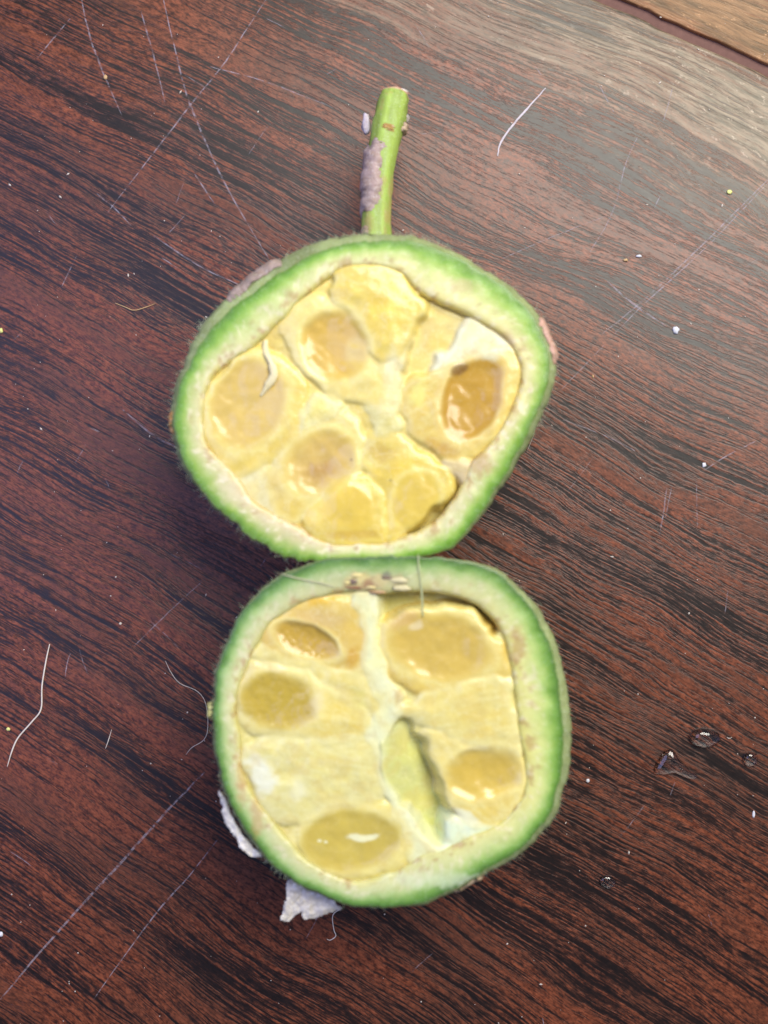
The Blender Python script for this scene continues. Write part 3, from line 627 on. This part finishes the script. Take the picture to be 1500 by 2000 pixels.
lum2 = [
 dict(n='topleft', o=z2([(290, 295), (410, 230), (560, 200), (625, 250), (655, 340), (652, 440), (595, 492), (480, 455), (350, 425), (262, 375)]), c=(212, 178, 100), top=-7, e=(230, 192, 84), es=.7),
 dict(n='left', o=z2([(200, 495), (300, 465), (420, 498), (520, 575), (640, 615), (665, 680), (660, 748), (540, 768), (420, 752), (300, 762), (220, 742), (170, 680), (165, 590)]), c=(224, 198, 104), top=-4, dome=8, fdir=15, fib=4),
 dict(n='leftmid', o=z2([(270, 395), (360, 430), (480, 462), (590, 495), (660, 450), (710, 530), (745, 610), (700, 680), (640, 630), (530, 580), (420, 490), (300, 458), (230, 450)]), c=(226, 204, 120), top=-6, fdir=25, fib=6, rough=6),
 dict(n='topright', o=z2([(732, 310), (820, 262), (950, 250), (1075, 284), (1158, 350), (1200, 410), (1195, 500), (1100, 505), (1000, 545), (900, 575), (830, 565), (765, 505), (722, 400)]), c=(222, 194, 104), top=-5, e=(226, 188, 92), es=.55),
 dict(n='cavtop', part='cavity_wall', m=M_cav, o=z2([(690, 215), (760, 185), (900, 180), (1040, 210), (1120, 260), (1170, 330), (1080, 250), (950, 215), (820, 228), (720, 280)]), c=(190, 178, 92), top=-40, grow=6, rough=2, es=.2),
 dict(n='right', o=z2([(770, 660), (840, 600), (920, 570), (1040, 535), (1180, 508), (1228, 560), (1245, 700), (1262, 820), (1180, 785), (1060, 770), (960, 730), (870, 700)]), c=(224, 202, 118), top=-4, fdir=-12, fib=8, rough=5),
 dict(n='lowright', o=z2([(900, 725), (970, 738), (1060, 775), (1180, 790), (1262, 840), (1272, 920), (1235, 1025), (1140, 1102), (1045, 1075), (990, 1000), (935, 860), (880, 740)]), c=(226, 200, 112), top=-5, e=(234, 220, 156), fdir=40, fib=4),
 dict(n='lowleft', o=z2([(192, 800), (330, 770), (500, 758), (690, 758), (712, 850), (725, 970), (640, 1005), (500, 1040), (400, 1085), (330, 1085), (255, 1000), (186, 880)]), c=(224, 210, 136), top=-4, dome=5, fdir=8, fib=7, rough=7, fc=(238, 232, 180)),
 dict(n='bottom', o=z2([(425, 1065), (560, 1030), (700, 995), (765, 1040), (800, 1130), (832, 1205), (760, 1275), (640, 1306), (540, 1285), (430, 1205), (392, 1130)]), c=(224, 204, 116), top=-5, e=(234, 216, 130), ew=12),
 dict(n='septum', part='septum', m=M_pith, o=z2([(640, 190), (700, 205), (690, 330), (720, 450), (770, 560), (790, 650), (762, 700), (732, 760), (730, 870), (772, 1000), (850, 1100), (930, 1185), (1010, 1190), (930, 1225), (840, 1225), (800, 1120), (760, 1030), (722, 930), (705, 820), (672, 740), (690, 680), (730, 640), (700, 560), (655, 470), (655, 330), (620, 230)]), c=(228, 228, 186), top=-3, dome=2, rw=18, rnd=6, rough=2, grow=4, es=.25, e=(226, 222, 168)),
 dict(n='pod', part='cavity_wall', m=M_cav, o=z2([(775, 715), (850, 735), (920, 850), (970, 960), (1000, 1080), (962, 1190), (870, 1120), (780, 1000), (738, 880), (736, 790)]), c=(206, 204, 132), top=-36, tx=-.55, rough=1.5, rnd=3, rw=8, grow=6, es=.3, e=(222, 220, 160)),
 dict(n='pithlow', part='pith', m=M_pith, o=z2([(985, 1090), (1060, 1090), (1140, 1112), (1190, 1110), (1120, 1170), (1000, 1230), (930, 1230), (980, 1180)]), c=(222, 232, 200), top=-5, grow=8, e=(226, 234, 206)),
]
sd2 = [dict(p='topleft', e=e2(432, 375, 125, 60, 20), c=(192, 156, 66), dip=5, bowl=10, soft=.3, lip=3, grain=2.5),
       dict(p='left', e=e2(322, 615, 152, 108, 8), c=(190, 162, 66), dip=3, bowl=8, soft=.35, lip=2, grain=1.6),
       dict(p='topright', e=e2(940, 400, 195, 120, 12), c=(208, 176, 88), dip=3, bowl=8, soft=.4, lip=2),
       dict(p='lowright', e=e2(1115, 890, 150, 98, -8), c=(206, 174, 80), dip=5, bowl=12, soft=.6, lip=2),
       dict(p='bottom', e=e2(600, 1152, 182, 116, -4), c=(202, 178, 86), dip=4, bowl=6, soft=.15, lip=3)]
pn2 = [pt2(255, 900, 70, 110, -30, (236, 234, 214), .85), pt2(400, 960, 50, 50, 0, (240, 234, 196), .6), pt2(1055, 1060, 80, 30, 28, (236, 234, 204), .85), pt2(800, 295, 80, 40, -20, (208, 168, 110), .6), pt2(850, 320, 46, 24, -20, (232, 214, 176), .6),
       pt2(300, 480, 90, 26, 5, (228, 210, 160), .55), pt2(480, 610, 40, 60, 0, (232, 214, 160), .5), pt2(500, 215, 110, 22, -14, (226, 180, 54), .75), pt2(610, 440, 30, 60, 20, (206, 152, 60), .6), pt2(480, 290, 150, 40, 10, (214, 184, 128), .5),
       pt2(1090, 790, 60, 16, -10, (232, 216, 160), .6), pt2(640, 1140, 72, 17, -10, (240, 236, 196), .85, .3), pt2(640, 600, 40, 70, -20, (222, 208, 120), .5), pt2(780, 590, 20, 40, 0, (190, 150, 90), .5),  # pale streak on the bottom seed is a gloss highlight put into colour
       pt2(485, 1158, 9, 7, 0, (244, 240, 200), .9, .3), pt2(510, 1166, 8, 6, 0, (244, 240, 200), .9, .3), pt2(880, 850, 14, 110, -24, (150, 140, 62), .5)]
f2.inside(lum2, sd2, pn2, floor=(-8, (220, 206, 130)))
f2.fuzz(600, [(100, 270), (-60, 60), (150, 240)], 4, 10)
f2.patch('bark_scab', -68, -56, 0.80, 0.99, 4, (196, 172, 140), M_bark)
f2.patch('bark_scab', 170, 176, 0.86, 0.99, 7, (206, 202, 130), M_bark)
for k in range(9):
    t_ = random.random(); x = 660 + 125 * t_ + random.gauss(0, 6); y = 1136 + random.gauss(0, 8) + 8 * math.sin(t_ * 3.1)
    rx, ry = random.uniform(6, 17), random.uniform(3, 7); c = random.choice(((222, 206, 140), (216, 200, 140), (206, 196, 150), (150, 108, 76), (176, 140, 96), (120, 100, 84)))
    p = f2.loc(np.array(float(x)), np.array(float(y)), 1.5) + f2.o
    blob('pith_shred', p, (rx, ry * .8, 1.6), c, M_pith, f2.root, f2.o, k * 1.7 + 2)
# papery peel hanging from the underside of the rind
def sheet(name, outline, zfun, mat, parent, origin, c, step=2.0, thick=2.0):
    P = spline(outline, 5); x0, y0 = P.min(0) - step; x1, y1 = P.max(0) + step
    xs = np.arange(x0, x1, step); ys = np.arange(y0, y1, step); X, Y = np.meshgrid(xs, ys); d = sdist(X + (fbm(X / 9, Y / 9, 3) - .5) * 9, Y + (fbm(X / 9 + 30, Y / 9, 3) - .5) * 9, P)
    Z = zfun(X, Y) + (fbm(X / 14, Y / 14, 3) - .5) * 16 - smooth(8, 0, d) * 2
    V = []; C = []; F = []; ny, nx = X.shape
    for lay in (0, -thick):
        for j in range(ny):
            for i in range(nx): V.append(np.array(W(X[j, i], Y[j, i], Z[j, i] + lay)) - origin); C.append(lin(c) * (.75 + .45 * fbm(X[j, i] / 10, Y[j, i] / 10 + 4)))
    ins = (d[:-1, :-1] > 0); n0 = nx * ny
    for j in range(ny - 1):
        for i in range(nx - 1):
            if ins[j, i]:
                a, b, cc, dd = j * nx + i, j * nx + i + 1, (j + 1) * nx + i + 1, (j + 1) * nx + i
                F.append((dd, cc, b, a)); F.append((a + n0, b + n0, cc + n0, dd + n0))
                for (dj, di, p, q) in ((-1, 0, a, b), (1, 0, cc, dd), (0, -1, dd, a), (0, 1, b, cc)):
                    jj, ii = j + dj, i + di
                    if not (0 <= jj < ny - 1 and 0 <= ii < nx - 1 and ins[jj, ii]): F.append((p, q, q + n0, p + n0))
    used = sorted({i for f in F for i in f}); mp = {u: k for k, u in enumerate(used)}
    return make(name, [V[u] for u in used], [[mp[i] for i in f] for f in F], mat, parent, [C[u] for u in used])
zq = lambda L: [(400 + x * .23333, 1550 + y * .23333) for x, y in L]
o = sheet('papery_peel', zq([(690, 720), (672, 840), (660, 940), (632, 1035), (655, 1062), (715, 1055), (795, 985), (830, 1045), (920, 1030), (1010, 1000), (1130, 972), (1120, 930), (960, 820), (820, 730)]),
          lambda X, Y: 262 - (Y - 1720) * .25, M_paper, f2.root, f2.o, (238, 230, 218)); o['label'] = 'pale grey papery peel hanging off the skin'
o = sheet('papery_peel', zq([(105, -20), (140, 90), (150, 190), (200, 290), (262, 380), (285, 440), (350, 500), (425, 530), (468, 515), (430, 470), (340, 380), (260, 250), (200, 130), (150, 0)]),
          lambda X, Y: 285 + 0 * X, M_paper, f2.root, f2.o, (240, 234, 226)); o['label'] = 'pale grey papery strip along the skin'
# thin strand hanging across the upper rind
tube('pith_strand', [f2.loc(np.array(x), np.array(y), h) + f2.o for x, y, h in ((816., 1082., 5.), (818., 1110., 6.), (822., 1140., 6.), (824., 1170., 4.), (826., 1205., -1.))], [.8 * S, 1.6 * S, 1.3 * S, 1.7 * S, .8 * S], M_pith, f2.root, f2.o, lambda t, a: lin((178, 186, 140)), 8, .3, .3)
tube('pith_strand', [f2.loc(np.array(x), np.array(y), h) + f2.o for x, y, h in ((552., 1120., 4.), (580., 1128., 5.), (620., 1136., 5.), (655., 1146., 4.))], [.7 * S, 1.3 * S, 1.4 * S, .7 * S], M_pith, f2.root, f2.o, lambda t, a: lin((186, 184, 150)), 8, .3, .3)
thing(f2.root, 'cut green fruit half without a stem, showing yellow sacs and an open slot', 'fruit')

# ------------------------------------------------------------------ loose things on the table
def fibre(pts, r, mat, label, zs=None):
    zs = zs or [r + .6] * len(pts); base = W(pts[0][0], pts[0][1], 0)
    o = tube('fibre', [np.array(W(x, y, z)) for (x, y), z in zip(pts, zs)], [r * .6 * S] + [r * S] * (len(pts) - 2) + [r * .35 * S], mat, None, np.array(base), None, 7)
    o.location = base; thing(o, label, 'fibre', 'hairs and lint on the table'); return o
fibre([(97, 1258), (90, 1290), (82, 1340), (80, 1385), (62, 1410), (36, 1440), (24, 1465), (14, 1498)], 1.5, M_hair, 'long pale fibre with an S bend lying on the dark wood')
fibre([(323, 1291), (335, 1315), (352, 1335), (385, 1350), (402, 1375), (406, 1420), (398, 1445), (375, 1460), (363, 1474)], .55, M_hair, 'fine hair curling beside the skin of the stemless half')
fibre([(664, 1776), (650, 1788), (652, 1815), (656, 1828), (645, 1836), (638, 1834)], .9, M_hair, 'short curled hair below the papery peel', [6, 3, 1.6, 1.6, 1.6, 1.6])
fibre([(225, 592), (245, 600), (262, 606), (285, 600), (303, 593)], .9, M_hairb, 'short bent tan hair on the wood beside the stemmed half')
fibre([(1050, 800), (1046, 830), (1040, 855), (1030, 880)], .8, M_hair, 'short fine hair sticking out beside the stemmed half', [60, 40, 20, 4])
fibre([(206, 1462), (212, 1445), (218, 1425)], .8, M_hair, 'tiny straight lint thread between the long fibre and the stemless half')
fibre([(1420, 1440), (1424, 1442), (1430, 1440)], .6, M_hair, 'tiny lint thread beside the largest water drop')
def crumb(x, y, r, mat, label, seed, c=None):
    r = (r[0] * .6, r[1] * .6, r[2] * .45); b = W(x, y, r[2] * .55); o = blob('crumb', b, r, c or (200, 190, 180), mat, None, b, seed); o.location = b
    thing(o, label, 'crumb', 'crumbs on the table'); return o
crumb(1425, 375, (9, 8, 5), M_yel, 'pale yellow crumb on the worn side of the wood', 1)
crumb(1320, 645, (11, 13, 5), M_flk, 'shiny blue white flake beside a black grain streak', 4)
crumb(206, 151, (6, 9, 5), M_hairb, 'tan crumb lying on a scratch', 6)
crumb(16, 1424, (7, 6, 4), M_yel, 'small yellow green crumb beside the S-bent fibre', 9)
crumb(2, 646, (6, 9, 5), M_yel, 'yellow crumb on the wood left of the stemmed half', 12)
crumb(1472, 1590, (4, 12, 3), M_flk, 'small upright white chip below the water drops', 15)
crumb(1222, 508, (8, 5, 4), M_hairb, 'cream crumb between two dark grain streaks', 18)
crumb(1248, 500, (9, 5, 4), M_flk, 'white crumb between two dark grain streaks', 21)
crumb(235, 1218, (5, 4, 3), M_dust, 'bright white crumb on the wood beside the stemless half', 24)
crumb(1158, 735, (3, 6, 3), M_hairb, 'tiny splinter right of the stemmed half', 27)
crumb(1375, 908, (7, 8, 4), M_flk, 'small glassy chip at the end of a scratch', 30)
crumb(1148, 1525, (6, 6, 3), M_flk, 'small grey white speck right of the stemless half', 33)
crumb(2, 1825, (7, 9, 4), M_flk, 'blue white chip on the wood far from the fruit', 36)
def drop(pts, h, label, pw=.58):
    h *= 1.25
    P = spline(pts, 8); c = P.mean(0); n = len(P); V = []; F = []; rings = 16
    b = W(c[0], c[1], 0)
    for i in range(rings):
        f = 1 - i / rings; z = h * (1 - f ** 2.6) ** pw + .1
        for p in P: q = c + (p - c) * f; V.append(W(q[0], q[1], z) - b)
    V.append(W(c[0], c[1], h + .5) - b)
    for i in range(rings - 1):
        for k in range(n): F.append((i * n + k, i * n + (k + 1) % n, (i + 1) * n + (k + 1) % n, (i + 1) * n + k))
    for k in range(n): F.append(((rings - 1) * n + k, (rings - 1) * n + (k + 1) % n, rings * n))
    F = [f[::-1] for f in F]
    o = make('water_drop', V, F, M_water); o.location = b; thing(o, label, 'water drop', 'water drops on the table'); return o
ov = lambda x, y, rx, ry, rot=0, j=.06: [(x + rx * math.cos(a) * (1 + random.uniform(-j, j)) * math.cos(rot) - ry * math.sin(a) * math.sin(rot), y + rx * math.cos(a) * math.sin(rot) + ry * math.sin(a) * (1 + random.uniform(-j, j)) * math.cos(rot)) for a in [2 * math.pi * k / 10 for k in range(10)]]
drop(ov(1376, 1441, 31, 20, .1), 16, 'largest rounded water drop on the brown wood')
drop(ov(1466, 1482, 15, 16), 11, 'small round bead of water beside the largest drop')
drop([(1298, 1466), (1312, 1463), (1325, 1478), (1345, 1500), (1360, 1512), (1358, 1522), (1342, 1520), (1322, 1512), (1300, 1514), (1280, 1512), (1278, 1496), (1288, 1478)], 9, 'ragged three-cornered water drop')
drop(ov(1186, 1722, 17, 13, .3), 6, 'faint flat water drop below the stemless half')
# dust
V = []; F = []
for k in range(420):
    x, y = random.uniform(-250, 1750), random.uniform(-250, 2250); r = random.choice((.6, .8, .8, 1.0, 1.3, 1.8)); b = len(V); a = random.uniform(0, 3.1); st = random.choice((1, 1, 1.4, 2.2))
    for dx, dy, dz in ((st, 0, 0), (0, 1, 0), (-st, 0, 0), (0, -1, 0), (0, 0, .8), (0, 0, -.4)):
        ex = dx * math.cos(a) - dy * math.sin(a); ey = dx * math.sin(a) + dy * math.cos(a); V.append(W(x + ex * r, y + ey * r, .8 + dz * r))
    for f in ((0, 1, 4), (1, 2, 4), (2, 3, 4), (3, 0, 4), (1, 0, 5), (2, 1, 5), (3, 2, 5), (0, 3, 5)): F.append(tuple(b + i for i in f))
du = make('dust', V, F, M_dust, None, smooth_shade=False); du['kind'] = 'stuff'; du['label'] = 'fine pale dust scattered over the wood'; du['category'] = 'dust'
